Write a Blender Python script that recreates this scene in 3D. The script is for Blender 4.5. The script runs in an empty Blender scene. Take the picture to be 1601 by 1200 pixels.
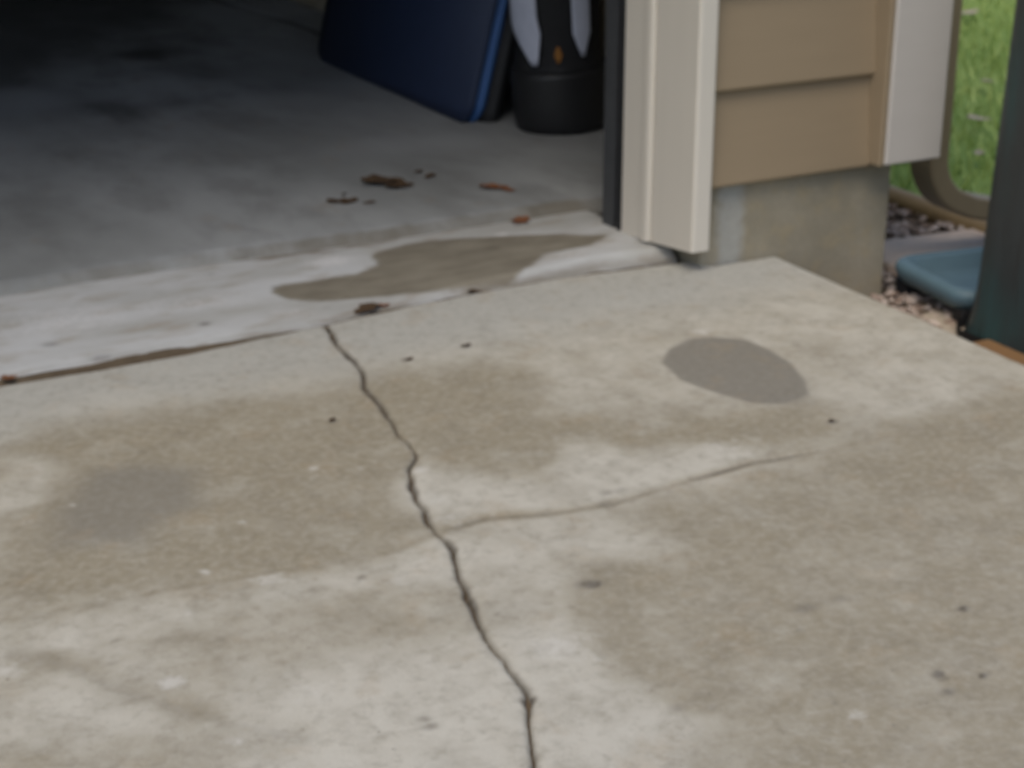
import bpy, bmesh, math, random
import numpy as np
from mathutils import Vector, Matrix

random.seed(7)
scene = bpy.context.scene
COL = scene.collection

# ------------------------------------------------------------------ camera
CAM_H = 1.05
PITCH, YAW, ROLL = math.radians(21.2), math.radians(27.5), math.radians(0.1)
cam_d = bpy.data.cameras.new('camera')
cam = bpy.data.objects.new('camera', cam_d)
COL.objects.link(cam)
fw = Vector((math.sin(YAW) * math.cos(PITCH), math.cos(YAW) * math.cos(PITCH), -math.sin(PITCH)))
rt0 = Vector((math.cos(YAW), -math.sin(YAW), 0))
dn0 = fw.cross(rt0)
rt = rt0 * math.cos(ROLL) + dn0 * math.sin(ROLL)
up = -(dn0 * math.cos(ROLL) - rt0 * math.sin(ROLL))
cam.matrix_world = Matrix(((rt.x, up.x, -fw.x, 0), (rt.y, up.y, -fw.y, 0), (rt.z, up.z, -fw.z, CAM_H), (0, 0, 0, 1)))
cam_d.sensor_width = 36.0
cam_d.lens = 2700 / 1601 * 36.0
cam_d.clip_start = 0.05
cam_d.clip_end = 2000
cam_d.dof.use_dof = True            # the photograph is softly out of focus all over
cam_d.dof.focus_distance = 0.9
cam_d.dof.aperture_fstop = 16.0
scene.camera = cam

# ------------------------------------------------------------------ sky, sun, exposure (overcast)
SUN_EL, SUN_AZ = math.radians(60), math.radians(224)     # azimuth clockwise from +Y
world = bpy.data.worlds.new('World')
scene.world = world
world.use_nodes = True
wn = world.node_tree
sky = wn.nodes.new('ShaderNodeTexSky')
sky.sky_type = 'NISHITA'
sky.sun_disc = False
sky.sun_elevation = SUN_EL
sky.sun_rotation = SUN_AZ
sky.air_density = 1.0
sky.dust_density = 2.0
sky.ozone_density = 1.0
wn.links.new(sky.outputs[0], wn.nodes['Background'].inputs[0])
wn.nodes['Background'].inputs[1].default_value = 0.13
sun_d = bpy.data.lights.new('sun', 'SUN')
sun_d.energy = 1.3
sun_d.angle = math.radians(40)
sun_d.color = (1.0, 0.93, 0.79)
sun = bpy.data.objects.new('sun', sun_d)
COL.objects.link(sun)
sd = Vector((math.sin(SUN_AZ) * math.cos(SUN_EL), math.cos(SUN_AZ) * math.cos(SUN_EL), math.sin(SUN_EL)))
sun.rotation_euler = sd.to_track_quat('Z', 'Y').to_euler()
sun.location = (-2, -3, 6)
vs = scene.view_settings
vs.view_transform = 'Standard'
vs.look = 'None'
vs.exposure = 0.32
vs.gamma = 1.0
vs.use_curve_mapping = False

# ------------------------------------------------------------------ helpers
def tag(o, label=None, cat=None, group=None, kind=None):
    if label: o['label'] = label
    if cat: o['category'] = cat
    if group: o['group'] = group
    if kind: o['kind'] = kind
    return o

def empty(name, loc=(0, 0, 0)):
    o = bpy.data.objects.new(name, None)
    o.location = loc
    COL.objects.link(o)
    return o

def link(name, me, mat=None, parent=None, smooth=False):
    o = bpy.data.objects.new(name, me)
    COL.objects.link(o)
    if mat: me.materials.append(mat)
    if smooth: me.shade_smooth()
    if parent:
        o.parent = parent
        o.matrix_parent_inverse = Matrix.Translation(-Vector(world_loc(parent)))
    return o

def world_loc(o):
    v = Vector((0, 0, 0))
    while o is not None:
        if o.parent is None: v += o.location
        o = o.parent
    return v

def bm_obj(name, bm, mat, parent=None, smooth=False):
    bmesh.ops.recalc_face_normals(bm, faces=bm.faces)
    me = bpy.data.meshes.new(name)
    bm.to_mesh(me); bm.free()
    return link(name, me, mat, parent, smooth)

def box_bm(lo, hi, bev=0.0, seg=2, bm=None):
    bm = bm or bmesh.new()
    r = bmesh.ops.create_cube(bm, size=1)
    c = (Vector(lo) + Vector(hi)) / 2; s = Vector(hi) - Vector(lo)
    for v in r['verts']:
        v.co = Vector((v.co.x * s.x, v.co.y * s.y, v.co.z * s.z)) + c
    if bev:
        es = list({e for v in r['verts'] for e in v.link_edges})
        bmesh.ops.bevel(bm, geom=es, offset=bev, segments=seg, affect='EDGES', profile=0.5)
    return bm

def box(name, lo, hi, mat, parent=None, bev=0.0, seg=2):
    return bm_obj(name, box_bm(lo, hi, bev, seg), mat, parent)

def prism(name, prof, axis, a, b, mat, parent=None, bev=0.0, smooth=False):
    """extrude a closed 2D profile along an axis ('x','y','z') from a to b"""
    bm = bmesh.new()
    def P(u, v, t):
        return {'x': (t, u, v), 'y': (u, t, v), 'z': (u, v, t)}[axis]
    A = [bm.verts.new(P(u, v, a)) for u, v in prof]
    B = [bm.verts.new(P(u, v, b)) for u, v in prof]
    n = len(prof)
    for i in range(n):
        bm.faces.new((A[i], A[(i + 1) % n], B[(i + 1) % n], B[i]))
    bm.faces.new(A[::-1]); bm.faces.new(B)
    if bev:
        bmesh.ops.recalc_face_normals(bm, faces=bm.faces)
        bmesh.ops.bevel(bm, geom=list(bm.edges), offset=bev, segments=2, affect='EDGES')
    return bm_obj(name, bm, mat, parent, smooth)

def rounded_rect(w, h, r, n=6):
    pts = []
    for cx, cy, a0 in ((w / 2 - r, h / 2 - r, 0), (-w / 2 + r, h / 2 - r, 90), (-w / 2 + r, -h / 2 + r, 180), (w / 2 - r, -h / 2 + r, 270)):
        for k in range(n + 1):
            a = math.radians(a0 + 90 * k / n)
            pts.append((cx + r * math.cos(a), cy + r * math.sin(a)))
    return pts

def sweep(name, path, prof, mat, parent=None, upv=Vector((0, 1, 0)), smooth=False, cap=True):
    """sweep a 2D profile (side, up) along a 3D path"""
    bm = bmesh.new(); rings = []
    P = [Vector(p) for p in path]
    for i, p in enumerate(P):
        t = (P[min(i + 1, len(P) - 1)] - P[max(i - 1, 0)]).normalized()
        s = t.cross(upv).normalized(); u = s.cross(t).normalized()
        rings.append([bm.verts.new(p + s * a + u * b) for a, b in prof])
    n = len(prof)
    for A, B in zip(rings, rings[1:]):
        for i in range(n):
            bm.faces.new((A[i], A[(i + 1) % n], B[(i + 1) % n], B[i]))
    if cap:
        bm.faces.new(rings[0][::-1]); bm.faces.new(rings[-1])
    return bm_obj(name, bm, mat, parent, smooth)

# ------------------------------------------------------------------ materials
class NT:
    def __init__(self, name, rough=0.8, spec=0.3):
        self.m = bpy.data.materials.new(name); self.m.use_nodes = True
        self.t = self.m.node_tree
        self.b = self.t.nodes['Principled BSDF']
        self.b.inputs['Roughness'].default_value = rough
        self.b.inputs['Specular IOR Level'].default_value = spec
        self.co = self.t.nodes.new('ShaderNodeTexCoord').outputs['Object']
    def lk(self, a, b): self.t.links.new(a, b)
    def val(self, sock, v):
        if isinstance(v, (int, float, tuple)): sock.default_value = v
        else: self.lk(v, sock)
    def noise(self, scale, detail=3.0, rough=0.55, stretch=None, seed=0.0):
        n = self.t.nodes.new('ShaderNodeTexNoise')
        n.inputs['Scale'].default_value = scale; n.inputs['Detail'].default_value = detail
        n.inputs['Roughness'].default_value = rough
        mp = self.t.nodes.new('ShaderNodeMapping')
        mp.inputs['Scale'].default_value = stretch or (1, 1, 1)
        mp.inputs['Location'].default_value = (seed, seed * 1.7, seed * 0.6)
        self.lk(self.co, mp.inputs[0]); self.lk(mp.outputs[0], n.inputs['Vector'])
        return n.outputs['Fac']
    def attr(self, name):
        a = self.t.nodes.new('ShaderNodeAttribute'); a.attribute_name = name
        return a.outputs['Fac']
    def math(self, op, a, b=0.0, clamp=False):
        n = self.t.nodes.new('ShaderNodeMath'); n.operation = op; n.use_clamp = clamp
        self.val(n.inputs[0], a); self.val(n.inputs[1], b)
        return n.outputs[0]
    def ramp(self, x, lo, hi, a=0.0, b=1.0, smooth=True):
        n = self.t.nodes.new('ShaderNodeMapRange')
        n.interpolation_type = 'SMOOTHSTEP' if smooth else 'LINEAR'
        self.val(n.inputs['Value'], x)
        n.inputs['From Min'].default_value = lo; n.inputs['From Max'].default_value = hi
        n.inputs['To Min'].default_value = a; n.inputs['To Max'].default_value = b
        return n.outputs[0]
    def mix(self, f, a, b, mode='MIX'):
        n = self.t.nodes.new('ShaderNodeMix'); n.data_type = 'RGBA'; n.blend_type = mode
        self.val(n.inputs['Factor'], f)
        for i, v in ((6, a), (7, b)):
            if isinstance(v, tuple): v = v + (1.0,) if len(v) == 3 else v
            self.val(n.inputs[i], v)
        return n.outputs[2]
    def color(self, c):
        if isinstance(c, tuple): c = c + (1.0,)
        self.val(self.b.inputs['Base Color'], c)
    def rough(self, r): self.val(self.b.inputs['Roughness'], r)
    def bump(self, h, dist=0.002, strength=0.6):
        n = self.t.nodes.new('ShaderNodeBump')
        n.inputs['Strength'].default_value = strength; n.inputs['Distance'].default_value = dist
        self.lk(h, n.inputs['Height']); self.lk(n.outputs[0], self.b.inputs['Normal'])

def simple(name, c, rough=0.7, spec=0.3, var=0.15, scale=30, bump=0.0, stretch=None, metallic=0.0):
    k = NT(name, rough, spec)
    n = k.noise(scale, 4, 0.6, stretch)
    k.color(k.mix(n, tuple(v * (1 - var) for v in c), tuple(min(1, v * (1 + var)) for v in c)))
    if bump: k.bump(n, bump)
    k.b.inputs['Metallic'].default_value = metallic
    return k.m

# driveway concrete: colours follow stain masks stored on the slabs
def drive_mat():
    k = NT('driveway_concrete', 0.85, 0.25)
    nL, nM, nS, nF = k.noise(5.5, 4, 0.6), k.noise(22, 4, 0.6, seed=3), k.noise(75, 3, 0.6, seed=5), k.noise(330, 2, 0.5, seed=9)
    wob = k.math('ADD', k.math('MULTIPLY', k.math('SUBTRACT', nL, 0.5), 0.75), k.math('MULTIPLY', k.math('SUBTRACT', nM, 0.5), 0.65))
    wob = k.math('ADD', wob, k.math('MULTIPLY', k.math('SUBTRACT', nS, 0.5), 0.35))
    tan = k.math('ADD', k.attr('tan'), wob)
    tan = k.ramp(tan, 0.0, 1.0)
    c = k.mix(tan, (0.535, 0.503, 0.428), (0.292, 0.253, 0.180))
    grey = k.math('ADD', k.attr('grey'), k.math('MULTIPLY', k.math('SUBTRACT', nS, 0.5), 0.18))
    grey = k.ramp(grey, 0.18, 0.8)
    c = k.mix(k.ramp(k.noise(13, 6, 0.62, None, 41), 0.42, 0.68, 0.0, 0.36), c, (0.245, 0.215, 0.16))
    c = k.mix(k.ramp(k.noise(11, 5, 0.6, None, 47), 0.50, 0.72, 0.0, 0.24), c, (0.56, 0.54, 0.47))
    c = k.mix(grey, c, (0.232, 0.213, 0.177))
    pale = k.ramp(k.math('ADD', k.attr('pale'), k.math('MULTIPLY', k.math('SUBTRACT', nS, 0.5), 0.9)), 0.22, 0.9)
    c = k.mix(k.math('MULTIPLY', pale, 0.75), c, (0.60, 0.575, 0.52))
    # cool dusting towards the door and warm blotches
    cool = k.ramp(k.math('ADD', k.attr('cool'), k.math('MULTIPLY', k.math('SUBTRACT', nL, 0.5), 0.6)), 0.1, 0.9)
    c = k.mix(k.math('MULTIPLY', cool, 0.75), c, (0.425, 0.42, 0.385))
    warm = k.ramp(k.noise(14, 3, 0.6, seed=21), 0.56, 0.72)
    c = k.mix(k.math('MULTIPLY', warm, 0.22), c, (0.36, 0.27, 0.165))
    dark = k.math('ADD', k.attr('dark'), k.math('MULTIPLY', k.math('SUBTRACT', nS, 0.5), 0.35))
    c = k.mix(k.math('MULTIPLY', k.ramp(dark, 0.08, 0.75), 0.9), c, (0.075, 0.06, 0.045))
    pit = k.ramp(k.noise(95, 2, 0.5, seed=31), 0.70, 0.78)
    c = k.mix(k.math('MULTIPLY', pit, 0.6), c, (0.13, 0.11, 0.085))
    c = k.mix(k.ramp(nF, 0.25, 0.75, 0.0, 0.10, False), c, (0.12, 0.105, 0.08))
    c = k.mix(k.math('MULTIPLY', k.ramp(nS, 0.42, 0.72, 0.0, 0.26, False), k.ramp(grey, 0, 1, 1.0, 0.4, False)), c, (0.6, 0.57, 0.5))
    c = k.mix(k.math('MULTIPLY', k.ramp(k.noise(58, 3, 0.6, None, 53), 0.5, 0.75, 0.0, 0.34, False), k.ramp(grey, 0, 1, 1.0, 0.5, False)), c, (0.17, 0.145, 0.105))
    k.color(c)
    k.rough(k.ramp(grey, 0, 1, 0.86, 0.55))
    k.bump(k.math('ADD', k.math('MULTIPLY', nS, 0.7), nF), 0.0016, 0.5)
    return k.m

def apron_mat():
    k = NT('threshold_concrete', 0.85, 0.25)
    st = (0.35, 1, 1)
    nL, nM, nS, nF = k.noise(7, 4, 0.6, st), k.noise(26, 4, 0.6, st, 3), k.noise(85, 3, 0.6, None, 5), k.noise(330, 2, 0.5, None, 9)
    c = k.mix(k.ramp(nL, 0.3, 0.7), (0.53, 0.535, 0.53), (0.39, 0.385, 0.36))
    c = k.mix(k.ramp(nM, 0.48, 0.7, 0, 0.55), c, (0.32, 0.275, 0.215))
    wet = k.math('ADD', k.attr('grey'), k.math('ADD', k.math('MULTIPLY', k.math('SUBTRACT', nM, 0.5), 0.5), k.math('MULTIPLY', k.math('SUBTRACT', nS, 0.5), 0.22)))
    wet = k.ramp(wet, 0.28, 0.74)
    c = k.mix(wet, c, k.mix(k.ramp(nM, 0.3, 0.7), (0.27, 0.243, 0.19), (0.185, 0.163, 0.125)))
    dirt_shade = k.math('ADD', k.attr('dirt'), k.math('MULTIPLY', k.math('SUBTRACT', nM, 0.5), 1.0))
    c = k.mix(k.ramp(dirt_shade, 0.3, 1.2), c, (0.175, 0.148, 0.112))
    dark = k.math('ADD', k.attr('dark'), k.math('MULTIPLY', k.math('SUBTRACT', nS, 0.5), 0.35))
    c = k.mix(k.math('MULTIPLY', k.ramp(dark, 0.15, 0.9), 0.9), c, (0.06, 0.045, 0.035))
    pale = k.ramp(k.math('ADD', k.attr('pale'), k.math('MULTIPLY', k.math('SUBTRACT', nS, 0.5), 0.6)), 0.3, 0.8)
    c = k.mix(pale, c, (0.64, 0.63, 0.62))
    c = k.mix(k.ramp(nF, 0.25, 0.75, 0.0, 0.12, False), c, (0.12, 0.105, 0.08))
    k.color(c)
    k.rough(k.ramp(wet, 0, 1, 0.86, 0.5))
    k.bump(k.math('ADD', k.math('MULTIPLY', nS, 0.7), nF), 0.0016, 0.5)
    return k.m

def floor_mat():
    k = NT('garage_floor_concrete', 0.62, 0.35)
    st = (1, 0.5, 1)
    nL, nM, nS, nF = k.noise(2.2, 4, 0.6, st), k.noise(9, 4, 0.6, st, 3), k.noise(40, 3, 0.6, None, 5), k.noise(200, 2, 0.5, None, 9)
    c = k.mix(k.ramp(nL, 0.3, 0.7), (0.345, 0.352, 0.345), (0.24, 0.246, 0.238))
    c = k.mix(k.ramp(nM, 0.42, 0.72, 0, 0.5), c, (0.16, 0.158, 0.15))
    c = k.mix(k.ramp(k.noise(13, 3, 0.6, st, 15), 0.58, 0.75, 0, 0.3), c, (0.27, 0.225, 0.17))
    oil_shade = k.math('ADD', k.attr('grey'), k.math('ADD', k.math('MULTIPLY', k.math('SUBTRACT', nL, 0.5), 0.5), k.math('MULTIPLY', k.math('SUBTRACT', nM, 0.5), 0.6)))
    c = k.mix(k.ramp(oil_shade, 0.2, 0.95, 0, 0.62), c, (0.05, 0.048, 0.045))
    dirt_shade = k.math('ADD', k.attr('dirt'), k.math('MULTIPLY', k.math('SUBTRACT', nM, 0.5), 1.0))
    c = k.mix(k.ramp(dirt_shade, 0.35, 1.2), c, (0.165, 0.148, 0.118))
    dark = k.math('ADD', k.attr('dark'), k.math('MULTIPLY', k.math('SUBTRACT', nS, 0.5), 0.4))
    c = k.mix(k.math('MULTIPLY', k.ramp(dark, 0.15, 0.9), 0.85), c, (0.035, 0.03, 0.027))
    pale = k.ramp(k.math('ADD', k.attr('pale'), k.math('MULTIPLY', k.math('SUBTRACT', nM, 0.5), 0.7)), 0.3, 0.9)
    c = k.mix(k.math('MULTIPLY', pale, 0.7), c, (0.38, 0.385, 0.385))
    c = k.mix(k.ramp(nF, 0.25, 0.75, 0.0, 0.12, False), c, (0.08, 0.08, 0.08))
    k.color(c)
    k.bump(k.math('ADD', k.math('MULTIPLY', nS, 0.7), nF), 0.001, 0.4)
    return k.m

def foundation_mat():
    k = NT('foundation_concrete', 0.85, 0.25)
    nL, nM, nS = k.noise(6, 4, 0.6), k.noise(24, 4, 0.6, seed=3), k.noise(110, 3, 0.6, seed=5)
    c = k.mix(k.ramp(nL, 0.3, 0.7), (0.36, 0.318, 0.24), (0.285, 0.252, 0.185))
    c = k.mix(k.ramp(nM, 0.45, 0.7, 0, 0.5), c, (0.38, 0.31, 0.195))
    # pale mortar smear near the door trim: a streak at one place of the wall
    sp = k.t.nodes.new('ShaderNodeSeparateXYZ'); k.lk(k.co, sp.inputs[0])
    d = k.math('ABSOLUTE', k.math('SUBTRACT', sp.outputs[0], 1.965))
    sm = k.math('ADD', k.ramp(d, 0.0, 0.075, 1, 0), k.math('MULTIPLY', k.math('SUBTRACT', nM, 0.5), 0.9))
    c = k.mix(k.ramp(sm, 0.35, 0.9, 0, 0.8), c, (0.40, 0.40, 0.375))
    c = k.mix(k.ramp(nS, 0.3, 0.8, 0.0, 0.2, False), c, (0.12, 0.11, 0.08))
    k.color(c); k.bump(k.math('ADD', nS, nM), 0.002, 0.5)
    return k.m

M_drive, M_apron, M_floor, M_found = drive_mat(), apron_mat(), floor_mat(), foundation_mat()
M_soil = simple('dark_soil', (0.032, 0.025, 0.018), 0.95, 0.1, 0.5, 60, 0.004)
M_filler = simple('joint_filler', (0.12, 0.092, 0.062), 0.95, 0.1, 0.6, 28, 0.003)
M_crackdirt = simple('crack_dirt', (0.125, 0.092, 0.06), 0.95, 0.1, 0.5, 45, 0.003)
M_siding = simple('tan_siding_paint', (0.295, 0.225, 0.145), 0.6, 0.3, 0.05, 40, 0.0006, (0.15, 1, 1))
M_trim = simple('cream_trim_paint', (0.625, 0.575, 0.495), 0.55, 0.35, 0.04, 25, 0.0006, (1, 1, 0.15))
M_board = simple('white_corner_paint', (0.55, 0.508, 0.46), 0.55, 0.35, 0.04, 30, 0.0008, (0.3, 1, 1))
M_black = simple('black_rubber', (0.018, 0.018, 0.019), 0.6, 0.3, 0.3, 40)
M_track = simple('dull_dark_steel', (0.05, 0.052, 0.055), 0.5, 0.5, 0.3, 30)
M_inner = simple('dark_inner_board', (0.19, 0.175, 0.155), 0.9, 0.2, 0.2, 6)
M_roof = simple('roof_shingle', (0.09, 0.08, 0.07), 0.9, 0.2, 0.3, 20)
M_spout = simple('brown_spout_paint', (0.28, 0.215, 0.135), 0.5, 0.4, 0.12, 30)
M_navy = simple('navy_vinyl', (0.017, 0.027, 0.06), 0.5, 0.4, 0.12, 20)
M_navyedge = simple('blue_binding', (0.045, 0.11, 0.27), 0.5, 0.4, 0.12, 20)  # lit copy of the navy, daylight put into the colour
M_bag = simple('black_nylon', (0.010, 0.010, 0.011), 0.7, 0.3, 0.3, 60, 0.002)
M_bagbase = simple('black_moulded_plastic', (0.013, 0.013, 0.014), 0.5, 0.4, 0.2, 60)
M_bagpale = simple('pale_bag_panel', (0.42, 0.44, 0.52), 0.6, 0.3, 0.15, 30)
M_orange = simple('orange_stitching', (0.22, 0.095, 0.02), 0.7, 0.3, 0.2, 40)
M_leaf = simple('dry_leaf', (0.075, 0.047, 0.026), 0.85, 0.2, 0.4, 60, 0.001)
M_leafred = simple('russet_leaf', (0.20, 0.085, 0.04), 0.85, 0.2, 0.4, 60, 0.001)
M_leafpink = simple('pale_pink_leaf', (0.42, 0.34, 0.27), 0.8, 0.2, 0.3, 60, 0.001)
M_teal = simple('faded_teal_plastic', (0.105, 0.17, 0.20), 0.5, 0.4, 0.15, 20, 0.0005)
M_paver = simple('pale_pink_paver', (0.66, 0.52, 0.41), 0.9, 0.2, 0.18, 40, 0.002)
M_stone = simple('pale_buff_stone', (0.44, 0.37, 0.29), 0.9, 0.2, 0.2, 40, 0.002)
M_tube = simple('tan_edging_plastic', (0.33, 0.235, 0.125), 0.6, 0.3, 0.2, 30, 0.001)
M_timber = simple('orange_brown_timber', (0.22, 0.125, 0.058), 0.85, 0.2, 0.3, 30, 0.002, (6, 0.6, 6))

# ------------------------------------------------------------------ masks on the concrete
def seg_dist(P, poly):
    """signed distance of points P (n,2) to a closed polygon (negative inside)"""
    V = np.array(poly, float); n = len(V)
    d = np.full(len(P), 1e9); inside = np.zeros(len(P), bool)
    for i in range(n):
        a, b = V[i], V[(i + 1) % n]
        e = b - a; w = P - a
        t = np.clip((w @ e) / (e @ e + 1e-12), 0, 1)
        d = np.minimum(d, np.hypot(*(w - t[:, None] * e).T))
        c = (a[1] > P[:, 1]) != (b[1] > P[:, 1])
        xi = (b[0] - a[0]) * (P[:, 1] - a[1]) / (b[1] - a[1] + 1e-12) + a[0]
        inside ^= c & (P[:, 0] < xi)
    return np.where(inside, -d, d)

def line_dist(P, pts):
    V = np.array(pts, float); d = np.full(len(P), 1e9)
    for a, b in zip(V, V[1:]):
        e = b - a; w = P - a
        t = np.clip((w @ e) / (e @ e + 1e-12), 0, 1)
        d = np.minimum(d, np.hypot(*(w - t[:, None] * e).T))
    return d

def area(P, poly, soft):
    return np.clip(0.5 - seg_dist(P, poly) / (2 * soft), 0, 1)

def spots(P, lst, aspect=0.0):
    m = np.zeros(len(P))
    for x, y, r, s in lst:
        # spots stretch a little along the wall direction
        q = np.hypot((P[:, 0] - x) / (r * (1 + aspect)), (P[:, 1] - y) / r)
        m = np.maximum(m, s * np.exp(-(q * 0.95) ** 2))
    return m

_rng = np.random.RandomState(3)
_lat = _rng.rand(256, 256)
def vnoise(x, y):
    xi = np.floor(x).astype(int); yi = np.floor(y).astype(int)
    fx = x - xi; fy = y - yi
    fx = fx * fx * (3 - 2 * fx); fy = fy * fy * (3 - 2 * fy)
    g = lambda a, b: _lat[a % 256, b % 256]
    return (g(xi, yi) * (1 - fx) + g(xi + 1, yi) * fx) * (1 - fy) + (g(xi, yi + 1) * (1 - fx) + g(xi + 1, yi + 1) * fx) * fy

def add_attr(me, name, arr):
    a = me.attributes.new(name, 'FLOAT', 'POINT')
    a.data.foreach_set('value', np.asarray(arr, dtype=np.float32))

# outlines measured on the ground (metres; x along the wall, y towards the garage)
JOINT = [(-4.0, 2.80)] + [(0.489, 2.809), (0.766, 2.811), (1.078, 2.839), (1.242, 2.861), (1.413, 2.877), (1.646, 2.884), (1.787, 2.868), (1.873, 2.858)]
CRACK = [(1.086, 2.859), (1.082, 2.813), (1.066, 2.731), (1.058, 2.653), (1.057, 2.599), (1.045, 2.557), (1.026, 2.519), (1.022, 2.455), (1.015, 2.401), (1.008, 2.353), (0.996, 2.314), (0.994, 2.272), (0.992, 2.23), (0.98, 2.2), (0.957, 2.172), (0.944, 2.142), (0.931, 2.103), (0.917, 2.065), (0.913, 2.026), (0.903, 1.991), (0.9, 1.945), (0.894, 1.893), (0.881, 1.853), (0.866, 1.81), (0.852, 1.763), (0.837, 1.704), (0.829, 1.659), (0.822, 1.606), (0.816, 1.556), (0.812, 1.526), (0.805, 1.506), (0.779, 1.452), (0.746, 1.385)]
CRACK += [(CRACK[-1][0] + 0.05, 0.9), (CRACK[-1][0] - 0.02, 0.4), (CRACK[-1][0] + 0.06, -0.6), (CRACK[-1][0], -4.2)]
GROOVE = [(-4.0, 2.03)] + [(0.311, 1.98), (0.51, 1.962), (0.634, 1.945), (0.809, 1.929), (0.906, 1.953), (0.979, 1.961), (1.067, 1.933), (1.151, 1.917), (1.22, 1.925), (1.305, 1.937), (1.423, 1.943), (1.545, 1.931), (1.684, 1.935), (1.837, 1.917)] + [(2.09, 1.93)]
SMUDGE = [(0.304, 1.894), (0.359, 1.82), (0.403, 1.732), (0.438, 1.673), (0.475, 1.626), (0.543, 1.547)]

# (value, softness, outline)
TAN = [
 (0.95, 0.05, [(0.428, 2.527), (0.5, 2.582), (0.589, 2.573), (0.688, 2.552), (0.767, 2.564), (0.869, 2.542), (0.989, 2.499), (1.052, 2.539), (1.125, 2.543), (1.228, 2.503), (1.305, 2.413), (1.294, 2.371), (1.225, 2.355), (1.214, 2.266), (1.358, 2.168), (1.49, 2.145), (1.597, 2.102), (1.629, 2.041), (1.6, 1.939), (1.431, 1.955), (1.347, 2.055), (1.211, 2.115), (1.103, 2.058), (1.035, 2.113), (0.977, 2.194), (0.939, 2.098), (0.904, 1.959), (0.805, 1.918), (0.714, 1.92), (0.622, 1.937), (0.507, 1.952), (0.376, 1.951), (0.305, 1.952)]),
 (0.20, 0.04, [(0.417, 2.472), (0.457, 2.462), (0.482, 2.403), (0.447, 2.319), (0.381, 2.306)]),
 (0.80, 0.06, [(1.128, 1.887), (1.211, 1.91), (1.371, 1.917), (1.552, 1.924), (1.691, 1.943), (1.865, 1.948), (1.986, 1.974), (2.02, 1.866), (1.253, 1.04), (0.868, 1.242), (0.974, 1.364), (0.931, 1.456), (0.911, 1.539), (0.908, 1.627), (0.941, 1.721), (0.983, 1.799), (1.049, 1.829), (1.126, 1.788), (1.153, 1.735), (1.149, 1.81)]),
 (0.98, 0.05, [(1.565, 1.957), (1.708, 1.964), (1.861, 1.944), (1.901, 1.883), (1.853, 1.777), (1.719, 1.688), (1.605, 1.723), (1.517, 1.833)]),
 (0.85, 0.03, [(1.894, 1.98), (1.951, 1.999), (2.058, 1.992), (1.964, 1.865), (1.877, 1.857), (1.855, 1.907)]),
 (0.62, 0.05, [(0.459, 1.844), (0.532, 1.897), (0.629, 1.884), (0.741, 1.855), (0.851, 1.817), (0.839, 1.717), (0.831, 1.614), (0.75, 1.64), (0.666, 1.676), (0.577, 1.697), (0.479, 1.732)]),
 (0.10, 0.03, [(0.63, 1.934), (0.729, 1.912), (0.802, 1.911), (0.9, 1.94), (0.88, 1.854), (0.862, 1.811), (0.777, 1.856), (0.694, 1.87), (0.632, 1.892)]),
 (0.08, 0.04, [(0.971, 2.133), (1.024, 2.092), (1.094, 2.042), (1.204, 2.102), (1.279, 2.038), (1.367, 2.033), (1.438, 1.981), (1.423, 1.943), (1.321, 1.944), (1.218, 1.939), (1.139, 1.932), (1.021, 1.962), (0.947, 1.977), (0.917, 1.977), (0.918, 2.024)]),
 (0.30, 0.04, [(0.908, 1.936), (1.004, 1.931), (1.147, 1.891), (1.157, 1.772), (1.085, 1.788), (1, 1.811), (0.934, 1.724), (0.853, 1.71), (0.877, 1.814)]),
 (0.05, 0.06, [(0.572, 1.684), (0.687, 1.648), (0.797, 1.598), (0.804, 1.53), (0.737, 1.389), (0.698, 1.344), (0.422, 1.489), (0.517, 1.575), (0.522, 1.631)]),
 (0.05, 0.05, [(0.894, 1.643), (0.907, 1.609), (0.903, 1.526), (0.92, 1.438), (0.923, 1.376), (0.864, 1.322), (0.816, 1.282), (0.728, 1.328), (0.782, 1.436), (0.82, 1.521), (0.838, 1.628)]),
 (0.05, 0.02, [(0.309, 1.914), (0.351, 1.946), (0.388, 1.954), (0.379, 1.886), (0.336, 1.883), (0.311, 1.891)]),
 (0.30, 0.04, [(0.397, 1.94), (0.499, 1.924), (0.493, 1.853), (0.443, 1.844), (0.39, 1.881)]),
 (0.60, 0.07, [(0.28, 1.837), (0.397, 1.712), (0.464, 1.617), (0.506, 1.545), (0.418, 1.478), (0.167, 1.61), (0.209, 1.842)]),
 (0.75, 0.02, [(0.297, 1.898), (0.317, 1.901), (0.388, 1.813), (0.442, 1.712), (0.486, 1.638), (0.484, 1.609), (0.449, 1.637), (0.388, 1.732), (0.337, 1.823)]),
 (0.12, 0.05, [(0.262, 1.752), (0.371, 1.749), (0.422, 1.669), (0.423, 1.624), (0.341, 1.667)]),
]
GREY = [
 (1.0, 0.012, [(1.529, 2.376), (1.572, 2.427), (1.633, 2.452), (1.674, 2.441), (1.721, 2.398), (1.732, 2.335), (1.723, 2.256), (1.692, 2.175), (1.654, 2.123), (1.599, 2.113), (1.556, 2.142), (1.528, 2.222), (1.51, 2.291)]),
 (0.45, 0.035, [(1.611, 2.211), (1.698, 2.182), (1.671, 2.097), (1.638, 2.037), (1.59, 2.092), (1.557, 2.135)]),
 (0.6, 0.05, [(0.427, 2.27), (0.523, 2.395), (0.609, 2.39), (0.696, 2.317), (0.654, 2.174), (0.569, 2.126), (0.536, 2.077), (0.465, 2.103), (0.394, 2.13)]),
 (0.30, 0.05, [(0.992, 1.815), (1.044, 1.82), (1.116, 1.772), (1.066, 1.675), (1.012, 1.664), (0.954, 1.694), (0.954, 1.753)]),
 (0.25, 0.04, [(1.194, 1.588), (1.293, 1.545), (1.237, 1.499), (1.176, 1.522)]),
]
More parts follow.
